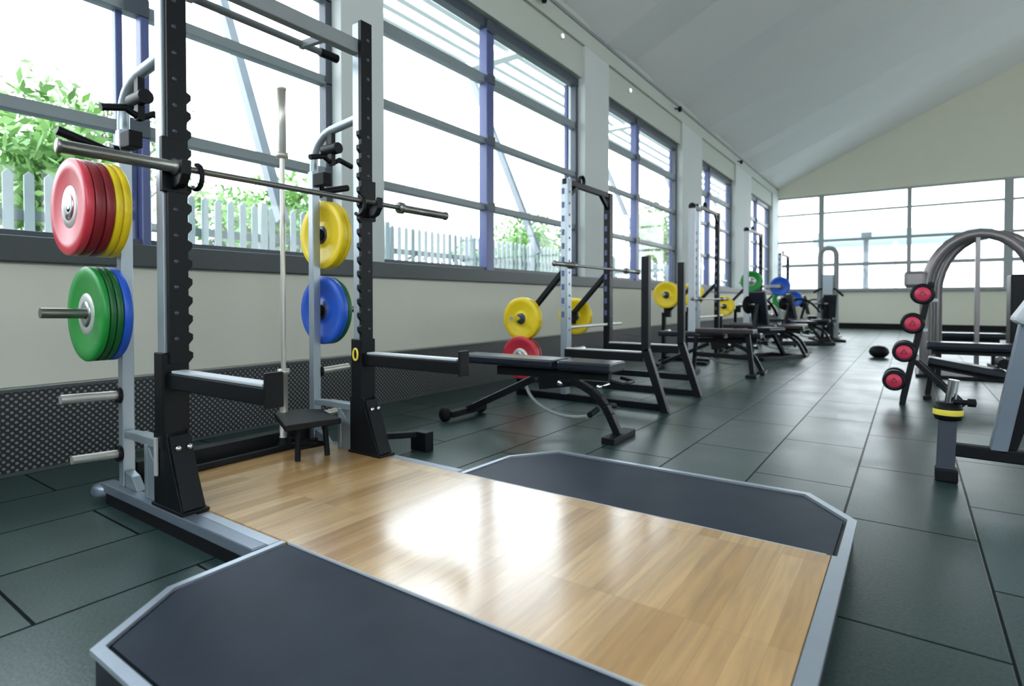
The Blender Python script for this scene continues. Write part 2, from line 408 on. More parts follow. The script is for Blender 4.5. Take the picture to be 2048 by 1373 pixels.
# folded ceiling: each bay drops a little towards its lower edge
cb = MB()
bays = [-4.3, -0.2, 2.9, 5.9, 8.95, 11.95, 14.85, 18.1, 21.0, YB+0.2]
prof = []
for i in range(len(bays)-1):
    prof += [(bays[i], 0.0), (bays[i]+0.45*(bays[i+1]-bays[i]), 0.20)]
prof += [(bays[-1], 0.0)]
for xa, xb in ((-4.62, 4.0), (4.0, XE+0.3)):
    vs = []; n = len(prof)
    for x in (xa, xb):
        for y, dz in prof: vs.append((x, y, zc(x)+dz if x > -4.4 else zc(x)+dz))
        for y, dz in prof: vs.append((x, y, zc(x)+0.35))
    fs = []
    for k in range(n-1):
        fs += [(k, k+1, 2*n+k+1, 2*n+k), (n+k, 3*n+k, 3*n+k+1, n+k+1)]
    cb.add(vs, fs)
struct('ceiling', cb, 'ceil')

# little fittings on the lintel
def spot(y, z):
    t = thing('wall_spotlight', '', 'spotlight', (XW-0.05, y, z), group='round lights on the lintel')
    MB().lathe([(0.0, 0.035), (0.035, 0.035), (0.045, 0.02), (0.045, 0.0), (0.0, 0.0)], 20, axis='x').build('housing', 'outw', t)
    m = bpy.data.materials.get('lamp_glow')
    if not m:
        m, nt, b = new_mat('lamp_glow'); b.inputs['Emission Color'].default_value = (1, 0.98, 0.92, 1); b.inputs['Emission Strength'].default_value = 3.0
    MB().lathe([(0.0, 0.040), (0.028, 0.038), (0.028, 0.034)], 20, axis='x').build('lens', m, t)
    return t
spot(7.53, 5.0)['label'] = 'small round light on the lintel above the second window, nearer one'
spot(10.07, 4.95)['label'] = 'small round light on the lintel above the third window, farther one'
def sensor(y, z, label):
    t = thing('motion_sensor', label, 'sensor', (XW, y, z), group='sensors high on the window wall')
    MB().beam((0, 0, 0.02), (0.09, 0, -0.02), 0.03, 0.03).build('bracket', 'blackm', t, 0.004)
    MB().lathe([(0, -0.06), (0.035, -0.05), (0.045, 0.0), (0.04, 0.05), (0, 0.055)], 16, (0.11, 0, -0.02), 'z').build('housing', 'blackm', t)
sensor(6.79, 5.22, 'dark sensor on the lintel at the top edge of the photo, nearest of three')
sensor(12.46, 5.25, 'dark sensor beside the ceiling edge between the third and fourth windows')
sensor(18.03, 5.20, 'dark sensor beside the ceiling edge above the fourth pier, farthest of three')

# ------------------------------------------------------------------ outside
struct('ground', MB().box(-60, -4.62, -20, 90, -0.3, -0.12).box(-4.62, 60, YB+0.3, 90, -0.3, -0.12), 'pave')

# picket fence: posts, rails and picket panels
fc = thing('picket_fence', 'long white picket fence outside the left windows', 'fence', (-6.5, -2.0, -0.12))
for k in range(15):
    y0 = k*2.0
    MB().box(-0.04, 0.04, y0-0.04, y0+0.04, 0, 2.33).build('post', 'fence', fc)
    p = MB(); n = 13
    for j in range(n):
        yy = y0 + 0.04 + (j+0.5)*1.92/n
        p.prism([(yy-0.037, 0.1), (yy+0.037, 0.1), (yy+0.037, 2.26), (yy, 2.30), (yy-0.037, 2.26)], 'x', 0.0, 0.02)
    p.build('picket_panel', 'fence', fc)
    for rz_ in (0.4, 1.86): MB().box(-0.03, 0.0, y0+0.04, y0+1.96, rz_, rz_+0.09).build('rail', 'fencedk', fc)

# hedge close behind the fence
hd_ = MB(); hd_.box(-0.20, 0.20, 0, 30, 0, 1.75)
for k in range(9000):
    p = Vector((random.choice((-1, 1, 1))*random.uniform(0.15, 0.34), random.uniform(-0.1, 30), random.uniform(0.05, 1.95)))
    u = Vector((random.gauss(0,1), random.gauss(0,1), random.gauss(0,1))).normalized()
    w_ = u.cross(Vector((random.gauss(0,1), random.gauss(0,1), random.gauss(0,1)))).normalized()
    L = random.uniform(0.10, 0.17)
    hd_.add([p-u*L*0.5, p+w_*L*0.25, p+u*L*0.5, p-w_*L*0.25], [(0,1,2,3)])
hg = tag(hd_.build('garden_hedge', leaf_mat('hedge_leaf', (0.05, 0.10, 0.035)), loc=(-7.4, -2.0, -0.12)), 'long dark green hedge seen through the gaps of the white picket fence', 'hedge')

# sun canopy above the windows outside: slats, brackets and diagonal struts
cn = thing('sun_canopy', 'white slatted sun shade projecting outside above the windows', 'canopy', (-4.7, -4.0, 5.0))
for k in range(5):
    MB().box(-0.34-k*0.28, -0.24-k*0.28, 0, 28, -0.02, 0.03).build('slat', 'outw', cn)
for y in (-1.2, 3.1, 7.5, 12.0, 16.7, 21.8):
    MB().box(-1.62, 0.06, y+4-0.09, y+4+0.09, -0.12, -0.02).build('bracket', 'outw', cn)
    MB().beam((-1.42, y+4.0, -0.08), (-0.02, y+4.0, -3.25), 0.085, 0.085, (0,1,0)).build('strut', 'outgrey', cn)

def tree(x, y, h, r, key, label, n=1500, ls=0.16):
    t = thing('garden_tree', label, 'tree', (x, y, -0.12), group='trees beyond the fence')
    tr = MB(); tr.tube([(0,0,0), (0.1,0.05,h*0.4), (0,0.1,h*0.75)], [0.16, 0.11, 0.05], 8)
    for k in range(7):
        a = random.random()*2*PI; z0 = h*random.uniform(0.35, 0.6)
        tr.tube([(0.05,0.05,z0), (math.cos(a)*r*0.5, math.sin(a)*r*0.5, z0+h*0.16), (math.cos(a)*r*0.8, math.sin(a)*r*0.8, z0+h*0.28)], [0.05,0.03,0.01], 5)
    tr.build('trunk', 'bark', t)
    blobs = []
    for k in range(12):
        a = random.random()*2*PI; rr = r*random.random()**0.5*0.75
        blobs.append((math.cos(a)*rr, math.sin(a)*rr, h*random.uniform(0.42, 0.86), r*random.uniform(0.3, 0.5)))
    c = MB()
    for k in range(int(n*2.6)):
        bx, by, bz, br = random.choice(blobs)
        d = Vector((random.gauss(0,1), random.gauss(0,1), random.gauss(0,1))).normalized()*br*random.random()**0.4
        p = Vector((bx, by, bz)) + d
        u = Vector((random.gauss(0,1), random.gauss(0,1), random.gauss(0,1))).normalized()
        w = u.cross(Vector((random.gauss(0,1), random.gauss(0,1), random.gauss(0,1)))).normalized()
        L = ls*random.uniform(0.7, 1.4); W = L*0.38
        c.add([p-u*L*0.5, p+w*W*0.5, p+u*L*0.5, p-w*W*0.5], [(0,1,2,3)])
    c.build('foliage', key, t)
tree(-9.7, 2.1, 3.5, 1.8, 'leaf', 'bright green bushy tree over the fence at the far left edge', 2600, 0.19)
tree(-14.2, 4.7, 6.3, 2.1, 'leaf2', 'tall airy pale tree rising behind the bright green one at the left', 800, 0.18)
tree(-10.5, 6.6, 3.9, 1.7, 'leaf', 'low leafy tree over the fence between the front rack uprights', 1900, 0.16)
tree(-12.8, 9.9, 3.8, 1.6, 'leaf2', 'pale low tree behind the upright stored barbell', 1500, 0.16)
tree(-9.6, 13.2, 3.5, 1.8, 'leaf', 'low green tree behind the second window, left of its blue mullion', 2200, 0.16)
tree(-11.0, 17.2, 3.6, 1.6, 'leaf', 'low green tree behind the second window, right of its blue mullion', 2200, 0.16)
tree(-9.0, 25.0, 6.0, 2.2, 'leaf2', 'pale tree seen through the third window', 1800, 0.22)

bd = thing('garden_pavilion', 'pale blue flat roofed building outside the end window', 'building', (-5.5, 44, -0.12))
MB().box(0, 9.5, 0, 4, 5.0, 5.75).build('roof', 'building', bd)
MB().box(0.3, 9.2, 0.3, 3.7, 0, 0.8).build('wall', 'outw', bd)
for xx in (0.5, 4.6, 8.8): MB().box(xx, xx+0.2, 0.3, 0.5, 0.8, 5.0).build('post', 'outw', bd)
lp = thing('street_lamp', 'grey lamp post outside the end window', 'lamp post', (-1.42, 26.0, -0.12))
MB().tube([(0,0,0), (0,0,3.7)], 0.11, 12).build('post', 'outgrey', lp)
MB().box(-0.16, 0.20, -0.16, 0.16, 3.5, 3.78).build('lamp_head', 'outgrey', lp, 0.02)

# ------------------------------------------------------------------ lifting platform
TOP = 0.10
pf = thing('lifting_platform', 'wooden lifting platform with dark rubber wings and steel edging', 'lifting platform', (0,0,0))
MB().box(-3.20, -0.225, 1.285, 2.335, 0.0, TOP).build('wood_deck', 'wood', pf)
def wing(ys):
    f = lambda y: y if ys > 0 else 3.62-y
    outer = [(-1.97, 1.28), (-1.95, 0.86), (-1.765, 0.585), (-0.385, 0.575), (-0.172, 0.85), (-0.172, 1.28)]
    inner = [(-1.93, 1.28), (-1.915, 0.875), (-1.745, 0.63), (-0.41, 0.62), (-0.222, 0.868), (-0.222, 1.28)]
    MB().prism([(x, f(y)) for x, y in inner], 'z', 0.01, TOP-0.006).build('rubber_mat', 'rubber', pf)
    e = MB(); s_ = MB()
    for i in range(len(outer)-1):
        a0, a1, b0, b1 = outer[i], outer[i+1], inner[i], inner[i+1]
        kk = 0.92 if i == 0 and False else 0.68
        c0, c1 = [(a_[0]+(b_[0]-a_[0])*kk, a_[1]+(b_[1]-a_[1])*kk) for a_, b_ in ((a0, b0), (a1, b1))]
        e.prism([(p[0], f(p[1])) for p in (a0, a1, c1, c0)], 'z', TOP-0.014, TOP)
        q = [(p[0]+(c[0]-p[0])*0.25, p[1]+(c[1]-p[1])*0.25) for p, c in ((a0, b0), (a1, b1))]
        s_.prism([(p[0], f(p[1])) for p in (q[0], q[1], b1, b0)], 'z', 0.0, TOP-0.016)
    e.build('edge_trim', 'edgelight', pf); s_.build('side_skirt', 'edgedark', pf)
wing(1); wing(-1)
MB().box(-0.222, -0.172, 1.28, 2.34, TOP-0.014, TOP).build('edge_trim', 'edgelight', pf)
MB().box(-0.222, -0.182, 1.28, 2.34, 0, TOP-0.014).build('side_skirt', 'edgedark', pf)
MB().box(-2.52, -1.98, 1.234, 1.283, 0.05, TOP-0.004).build('edge_trim', 'edgelight', pf, 0.004)
MB().box(-2.52, -1.98, 1.238, 1.283, 0.0, 0.05).build('side_skirt', 'edgedark', pf)
MB().box(-3.19, -1.98, 2.3375, 2.3405, 0, TOP-0.004).build('edge_trim', 'edgelight', pf, 0.004)
MB().box(-1.93, -0.24, 1.281, 1.286, TOP-0.02, TOP+0.001).build('edge_trim', 'padgrey', pf)
MB().box(-1.93, -0.24, 2.334, 2.339, TOP-0.02, TOP+0.001).build('edge_trim', 'padgrey', pf)

# ------------------------------------------------------------------ plates, bars
def plate_mb(th, r=0.225):
    h = th/2
    return MB().lathe([(0.026, -h*0.8), (0.062, -h*0.8), (0.066, -h*0.55), (0.100, -h*0.55), (0.106, -h*0.72), (0.165, -h*0.72), (0.172, -h), (r-0.006, -h),
                       (r, -h+0.006), (r, h-0.006), (r-0.006, h), (0.172, h), (0.165, h*0.72), (0.106, h*0.72), (0.100, h*0.55), (0.066, h*0.55), (0.062, h*0.8), (0.026, h*0.8), (0.026, -h*0.8)], 56)
def make_plate(key, th, label, loc, group, hub='hub', r=0.225, rot=None):
    k = (key, th, hub, r)
    if k in make_plate.cache:
        return dup(make_plate.cache[k], loc, label, group, rot if rot is not None else (0,0,0))
    t = thing('bumper_plate', label, 'weight plate', loc, group=group)
    if rot is not None: t.rotation_euler = rot
    mb = plate_mb(th, r)
    mb.build('disc', key, t)
    h = th/2
    MB().lathe([(0.025, -h*0.84), (0.060, -h*0.84), (0.060, h*0.84), (0.025, h*0.84), (0.025, -h*0.84)], 32).build('hub', 'steel' if hub == 'hub' else 'postgrey', t)
    if hub == 'hub':
        MB().lathe([(0.062, -h*0.70), (0.098, -h*0.62), (0.099, -h*0.5), (0.062, -h*0.5)], 32).lathe([(0.062, h*0.70), (0.098, h*0.62), (0.099, h*0.5), (0.062, h*0.5)], 32).build('ring', 'hub', t)
    make_plate.cache[k] = t
    return t
make_plate.cache = {}

def stack(x, z, y0, sgn, items, where, group):
    """plates threaded on a peg, from the post outwards (sgn = direction of the peg along y)"""
    y = y0; n = len(items); out = []
    cnt = {}
    for key, th in items: cnt[key] = cnt.get(key, 0)+1
    seen = {}
    words = {'red': 'red', 'redd': 'dark red', 'yellow': 'yellow', 'green': 'green', 'greend': 'dark green', 'blue': 'blue'}
    for i, (key, th) in enumerate(items):
        seen[key] = seen.get(key, 0)+1
        w = words[key]
        if cnt[key] == 1: lab = '%s weight plate %s' % (w, where)
        elif seen[key] == cnt[key]: lab = 'outer %s weight plate %s' % (w, where)
        elif seen[key] == 1: lab = 'inner %s weight plate %s' % (w, where)
        else: lab = 'middle %s weight plate %s' % (w, where)
        make_plate(key, th, lab, (x, y+sgn*th/2, z), group, 'hub' if key in ('red', 'redd', 'green', 'greend') else 'plain'); y += sgn*(th+0.001)
    return y

def barbell(label, loc, rot, L=2.2, key='bar', group=None):
    t = thing('barbell', label, 'barbell', loc, group=group); t.rotation_euler = rot
    s0 = 0.655
    MB().tube([(0,-s0,0), (0,s0,0)], 0.0145, 14).build('shaft', key, t)
    for sg in (-1, 1):
        MB().lathe([(0.0, s0*sg), (0.036, s0*sg), (0.036, (s0+0.03)*sg), (0.025, (s0+0.032)*sg), (0.025, (L/2-0.012)*sg), (0.029, (L/2-0.01)*sg), (0.029, L/2*sg), (0.0, L/2*sg)], 20).build('sleeve', key, t)
    return t

# ------------------------------------------------------------------ front half rack
UX, UY = -2.72, (1.23, 2.33)
rk = thing('half_rack', 'tall black and silver half rack standing over the wooden platform', 'rack', (UX, 1.78, 0))
def L_(p): return (p[0]-UX, p[1]-1.78, p[2])
def B_(mb, x0, x1, y0, y1, z0, z1): return mb.box(x0-UX, x1-UX, y0-1.78, y1-1.78, z0, z1)
for si, y in enumerate(UY):
    sg = -1 if si == 0 else 1          # outward direction
    inn = -sg
    # upright: silver tube with a black face
    u = MB(); B_(u, -2.765, -2.70, y-0.042, y+0.042, 0.36, 2.68)
    up = u.build('upright', 'silver', rk, 0.004)
    # black face strip with saw-tooth catches on its inner side
    pts = [(y-0.045, 0.72), (y+0.045, 0.72)]
    if inn > 0:
        pts = [(y-0.030, 0.74)]
        z = 0.74
        while z < 1.98:
            pts += [(y+0.052, z), (y+0.070, z+0.022), (y+0.070, z+0.045), (y+0.052, z+0.055)]; z += 0.083
        pts += [(y+0.052, 2.68), (y-0.030, 2.68)]
    else:
        pts = [(y+0.030, 0.74), (y+0.030, 2.68), (y-0.052, 2.68)]
        z = 1.98; zs = []
        while z > 0.74: zs.append(z); z -= 0.083
        for z in zs: pts += [(y-0.052, z+0.055), (y-0.070, z+0.045), (y-0.070, z+0.022), (y-0.052, z)]
        pts += [(y-0.052, 0.74)]
    c = MB(); c.prism([(p[0]-1.78, p[1]) for p in pts], 'x', 0.020, 0.045)
    c.build('catch_strip', 'black', rk)
    c = MB()
    for k in range(16): c.lathe([(0.0, 0.047), (0.010, 0.047), (0.010, 0.044)], 12, (0, y-1.78, 0.85+k*0.115), 'x')
    c.build('hole_pattern', 'postgrey', up)
    # lower black sleeve and flared foot
    lo = MB(); B_(lo, -2.775, -2.685, y-0.055, y+0.058, 0.36, 0.79)
    lo.build('sleeve', 'black', rk, 0.006)
    ft = MB()
    for yy in (y-0.052, y+0.040):
        ft.prism([(-2.79-UX, TOP), (-2.53-UX, TOP), (-2.625-UX, 0.30), (-2.675-UX, 0.44), (-2.79-UX, 0.44)], 'y', yy-1.78, yy+0.012-1.78)
    ft.beam(L_((-2.67, y, 0.42)), L_((-2.55, y, TOP+0.01)), 0.09, 0.035, (1,0,0))
    ft.box(-2.80-UX, -2.52-UX, y-0.06-1.78, y+0.06-1.78, TOP, TOP+0.014)
    foot = ft.build('foot_gusset', 'black', rk, 0.003)
    bo = MB()
    for yy in (y-0.022, y+0.026): bo.lathe([(0, 0.016), (0.011, 0.015), (0.013, 0.0), (0.0, 0.0)], 12, (-2.632-UX, yy-1.78, 0.372), 'x')
    bo.build('bolt', 'chrome', rk)
    # zinc slotted side strip
    s = MB(); s.box(-2.758-UX, -2.735-UX, (y-1.78)+sg*0.055, (y-1.78)+sg*0.066, 0.24, 0.41); s.build('slot_plate', 'hub', rk, 0.002)
    # spotter arm
    a = MB(); a.box(-2.70-UX, -1.945-UX, y-0.036-1.78, y+0.036-1.78, 0.63, 0.70)
    arm = a.build('spotter_arm', 'black', rk, 0.006)
    MB().box(-2.66-UX, -1.96-UX, y-0.032-1.78, y+0.032-1.78, 0.700, 0.712).build('wear_strip', 'padgrey', arm, 0.003)
    e = MB(); e.box(-1.945-UX, -1.928-UX, y-0.038-1.78, y+0.038-1.78, 0.62, 0.755)
    e.build('end_stop', 'black', arm, 0.005)
    # J hook that carries the bar
    j = MB()
    j.box(-2.70-UX, -2.672-UX, y-0.055-1.78, y+0.055-1.78, 1.50, 1.74)
    hk = [(-2.675, 1.595), (-2.655, 1.578), (-2.63, 1.572), (-2.60, 1.59), (-2.585, 1.63), (-2.57, 1.63), (-2.572, 1.57), (-2.60, 1.53), (-2.64, 1.515), (-2.675, 1.52)]
    j.prism([(p[0]-UX, p[1]) for p in hk], 'y', y-0.02-1.78, y+0.02-1.78)
    j.build('j_hook', 'black', rk, 0.003)
    g = MB(); yy = y+inn*0.085-1.78
    g.tube([Vector((-2.66-UX, yy, 1.60+0.0))+Vector((0.05*math.cos(t), 0, -0.02+0.055*math.sin(t))) for t in [PI/2-i*PI*1.2/10 for i in range(11)]], 0.011, 8)
    g.build('hook_handle', 'black', rk)
    # rear storage post curving forward into the upright
    pts = [(-3.20, y, 0.10), (-3.20, y, 1.84)] + [tuple(v) for v in bez((-3.20, y, 1.90), (-3.20, y, 2.06), (-3.02, y, 2.10), 6)] + [(-2.76, y, 2.13)]
    rp = MB()
    rp.box(-3.225-UX, -3.175-UX, y-0.028-1.78, y+0.028-1.78, TOP, 1.86)
    post = rp.build('storage_post', 'silver', rk, 0.005)
    rp = MB(); rp.tube([L_(q) for q in pts[1:]], 0.027, 14); rp.build('curved_head', 'silver', rk)
    for z, ln, key, r in ((1.455, 0.20 if si == 0 else 0.24, 'steel', 0.022), (0.955, 0.31, 'bar', 0.024), (0.555, 0.24, 'barlight', 0.022), (0.265, 0.20, 'barlight', 0.020)):
        h = MB(); h.tube([L_((-3.20, y+sg*0.03, z)), L_((-3.20, y+sg*(0.03+ln), z+0.01))], r, 14)
        pg = h.build('storage_peg', key, rk)
        MB().tube([L_((-3.20, y+sg*0.028, z)), L_((-3.20, y+sg*0.044, z))], 0.040, 14).build('collar', 'black', pg)
    h = MB(); h.tube([L_((-3.20, y+sg*0.03, 1.74)), L_((-3.20, y+sg*0.055, 1.74))], 0.042, 14).tube([L_((-3.20, y+sg*0.05, 1.74)), L_((-3.20, y+sg*0.27, 1.80))], 0.022, 12)
    h.build('storage_peg', 'black', rk)
    # grip handles under the curved head
    g = MB()
    g.tube([L_((-3.02, y-0.16, 1.90)), L_((-3.02, y-0.06, 1.925)), L_((-3.02, y, 1.89)), L_((-3.02, y+0.06, 1.925)), L_((-3.02, y+0.16, 1.90))], 0.017, 10)
    g.beam(L_((-3.02, y, 1.88)), L_((-3.02, y, 2.08)), 0.04, 0.03)
    g.tube([L_((-3.09, y, 1.98)), L_((-2.95, y, 1.98))], 0.035, 12)
    g.build('chin_grip', 'black', rk)
    g = MB(); g.box(-3.165-UX, -3.06-UX, y-0.03-1.78, y+0.03-1.78, 1.76, 1.84); g.build('accessory_bracket', 'blackm', rk, 0.005)
    # base rail and inner bracket box
    b = MB(); b.box(-3.36-UX, -1.985-UX, y+sg*0.03-0.032-1.78, y+sg*0.03+0.032-1.78, 0.055, TOP)
    b.lathe([(0.0, 0.03), (0.06, 0.03), (0.068, 0.05), (0.06, 0.08), (0.0, 0.09)], 20, L_((-3.37, y+sg*0.03, 0)), 'z')
    b.build('base_rail', 'edge', rk, 0.005)
    b = MB(); b.box(-3.30-UX, -1.985-UX, y+sg*0.03-0.028-1.78, y+sg*0.03+0.028-1.78, 0.0, 0.055); b.build('rail_shadow_gap', 'blackm', rk)  # black block stands in for the shadow gap below the rail
    b = MB(); b.box(-3.06-UX, -2.80-UX, y-0.03-1.78, y+0.03-1.78, 0.345, 0.385)
    b.box(-2.93-UX, -2.90-UX, y-0.035-1.78, y+0.035-1.78, TOP, 0.35).prism([(-2.90-UX, TOP), (-2.79-UX, TOP), (-2.79-UX, 0.22), (-2.90-UX, 0.34)], 'y', y-0.03-1.78, y+0.03-1.78)
    b.beam(L_((-3.17, y, 0.36)), L_((-3.06, y, 0.365)), 0.05, 0.035)
    b.prism([(-3.17-UX, TOP), (-3.04-UX, TOP), (-3.10-UX, 0.16), (-3.17-UX, 0.18)], 'y', y-0.02-1.78, y+0.02-1.78)
    b.build('base_bracket', 'silver', rk, 0.004)
b = MB(); b.beam(L_((-2.735, 1.23, 2.535)), L_((-2.735, 2.33, 2.535)), 0.06, 0.085); b.build('top_beam', 'grey', rk, 0.006)
b = MB(); b.tube([L_((-2.98, 1.10, 2.545)), L_((-2.98, 2.33, 2.545))], 0.020, 12)
pb = b.build('pull_up_bar', 'grey', rk)
b = MB(); b.tube([L_((-2.98, 2.22, 2.545)), L_((-2.98, 2.345, 2.545))], 0.026, 12); b.build('end_cap', 'blackm', pb)
b = MB()
for yy in (1.45, 2.10): b.beam(L_((-2.74, yy, 2.535)), L_((-3.0, yy, 2.545)), 0.03, 0.04)
b.build('bar_bracket', 'grey', rk)
b = MB(); B_(b, -3.30, -3.215, 1.28, 2.30, 0.06, 0.20); B_(b, -3.16, -3.13, 1.28, 2.30, TOP, 0.135); b.build('rear_crossbeam', 'black', rk, 0.006)
# landmine foot sticking out behind the right upright
b = MB(); b.beam(L_((-2.95, 2.44, 0.13)), L_((-2.74, 2.86, 0.105)), 0.05, 0.04).box(-2.80-UX, -2.66-UX, 2.80-1.78, 2.88-1.78, 0.0, 0.13)
b.build('stabiliser_foot', 'black', rk, 0.005)
# yellow-tipped strap ring hanging at the right upright
b = MB(); b.tube([L_((-2.71+0.02*math.cos(t), 2.255, 0.70+0.035*math.sin(t))) for t in [i*2*PI/14 for i in range(15)]], 0.006, 6)
b.build('band_ring', 'yband', rk)

# low black step beside the right storage post
st = thing('step_plate', 'low black step plate at the foot of the upright stored barbell', 'step', (-3.0, 2.09, 0))
MB().prism([(-0.24, -0.03), (0.16, -0.22), (0.24, 0.10), (-0.10, 0.21), (-0.23, 0.12)], 'z', 0.29, 0.325).build('tread', 'black', st, 0.006)
for px, py in ((-0.16, 0.02), (0.13, -0.12), (0.16, 0.06)): MB().tube([(px, py, TOP), (px*0.9, py*0.9, 0.29)], 0.016, 10).build('leg', 'blackm', st)
MB().tube([(0.13, -0.12, 0.17), (0.16, 0.06, 0.17), (-0.16, 0.02, 0.17)], 0.010, 8).build('brace', 'blackm', st)

barbell('barbell racked across the hooks of the front rack', (-2.635, 1.885, 1.604), (0,0,0), 2.19)
vb = barbell('barbell stored upright beside the rear post of the front rack', (-3.20, 2.10, 1.25), (PI/2,0,0), 2.17, 'barlight')
bh = thing('bar_holder', 'small black cup holding the foot of the upright barbell', 'bar holder', (-3.20, 2.10, TOP))
MB().lathe([(0.0, 0.0), (0.055, 0.0), (0.055, 0.02), (0.034, 0.05), (0.034, 0.07), (0.030, 0.07), (0.030, 0.03), (0.0, 0.03)], 20, axis='z').build('cup', 'blackm', bh)

PX = -3.20
g1 = 'weight plates on the front rack'
stack(PX, 1.455, 1.23-0.050, -1, [('yellow', 0.035), ('yellow', 0.032), ('redd', 0.036), ('redd', 0.042), ('red', 0.034)], 'on the upper left peg of the front rack', g1)
stack(PX, 0.957, 1.23-0.050, -1, [('blue', 0.038), ('greend', 0.028), ('greend', 0.026), ('green', 0.026)], 'on the lower left peg of the front rack', g1)
stack(PX, 1.455, 2.33+0.050, 1, [('yellow', 0.045), ('yellow', 0.030)], 'on the upper right peg of the front rack', g1)
stack(PX, 0.957, 2.33+0.050, 1, [('blue', 0.045), ('greend', 0.030)], 'on the lower right peg of the front rack', g1)

# ------------------------------------------------------------------ adjustable benches
def make_bench(label, loc, rz=0, incline=0.0, key='pad', group='adjustable benches'):
    t = thing('adjustable_bench', label, 'bench', loc, rz, group)
    def pad(x0, x1, z, w, name, tilt=0.0):
        m = MB(); pr = []
        hw = w/2
        for (yy, zz) in ((-hw+0.02, 0.0), (hw-0.02, 0.0), (hw, 0.02), (hw, 0.055), (hw-0.015, 0.07), (-hw+0.015, 0.07), (-hw, 0.055), (-hw, 0.02)): pr.append((yy, zz))
        m.prism(pr, 'x', x0, x1)
        o = m.build(name, key, t, 0.010, (0, 0, z)); o.rotation_euler = (0, tilt, 0); return o
    pad(0.99, 1.42, 0.495, 0.30, 'seat_pad')
    bp = pad(-0.0, 0.93, 0.0, 0.28, 'back_pad')
    bp.location = (0.955, 0, 0.495); bp.data.transform(Matrix.Translation((-0.945, 0, 0))); bp.rotation_euler = (0, incline, 0)
    f = MB(); f.beam((0.35, 0, 0.44), (1.36, 0, 0.46), 0.06, 0.07)
    f.beam((0.75, 0, 0.36), (1.10, 0, 0.42), 0.05, 0.10)
    f.build('frame', 'black', t, 0.005)
    l = MB()
    pts = [Vector((1.00, 0, 0.43))] + bez((1.05, 0, 0.40), (1.28, 0, 0.34), (1.36, 0, 0.17), 5) + [Vector((1.43, 0, 0.03))]
    for a, b in zip(pts, pts[1:]): l.beam(a, b, 0.055, 0.06, (0,1,0))
    l.box(1.38, 1.48, -0.20, 0.20, 0.0, 0.045)
    l.build('front_leg', 'black', t, 0.004)
    l = MB(); l.beam((0.72, 0, 0.40), (0.02, 0, 0.07), 0.055, 0.05); l.box(-0.03, 0.05, -0.24, 0.24, 0.04, 0.09)
    rl = l.build('rear_leg', 'black', t, 0.004)
    MB().beam((0.66, 0, 0.405), (0.08, 0, 0.13), 0.030, 0.006).build('scale_strip', 'grey', rl)
    for y in (-0.25, 0.25): MB().lathe([(0, -0.02), (0.05, -0.02), (0.06, -0.01), (0.06, 0.01), (0.05, 0.02), (0, 0.02)], 24, (-0.03, y, 0.06)).build('wheel', 'blackm', t)
    arc = MB(); arc.tube([(0.62+0.40*(1-math.cos(a)), 0.0, 0.36-0.24*math.sin(a)) for a in [i*PI*0.62/10 for i in range(11)]], 0.014, 8)
    arc.build('ladder_arc', 'grey', t)
    k = MB(); k.lathe([(0, -0.17), (0.018, -0.17), (0.022, -0.15), (0.010, -0.13), (0.008, 0.0)], 14, (1.02, 0, 0.40)); k.build('knob', 'chrome', t)
    k = MB(); k.lathe([(0, -0.19), (0.016, -0.19), (0.018, -0.16), (0.008, -0.14), (0.008, 0.0)], 14, (1.35, 0, 0.40)); k.build('knob', 'chrome', t)
    h = MB(); h.tube([(1.40, -0.10, 0.44), (1.50, -0.10, 0.42), (1.50, 0.10, 0.42), (1.40, 0.10, 0.44)], 0.013, 8); h.build('handle', 'black', t)
    for y in (-0.10, 0.10): MB().tube([(1.30, y, 0.22), (1.30, y*2.2, 0.20)], 0.022, 10).build('foot_roller', 'blackm', t)
    return t
bench = make_bench('long flat black bench between the front rack and the second rack', (-3.18, 3.86, 0), 0.02)

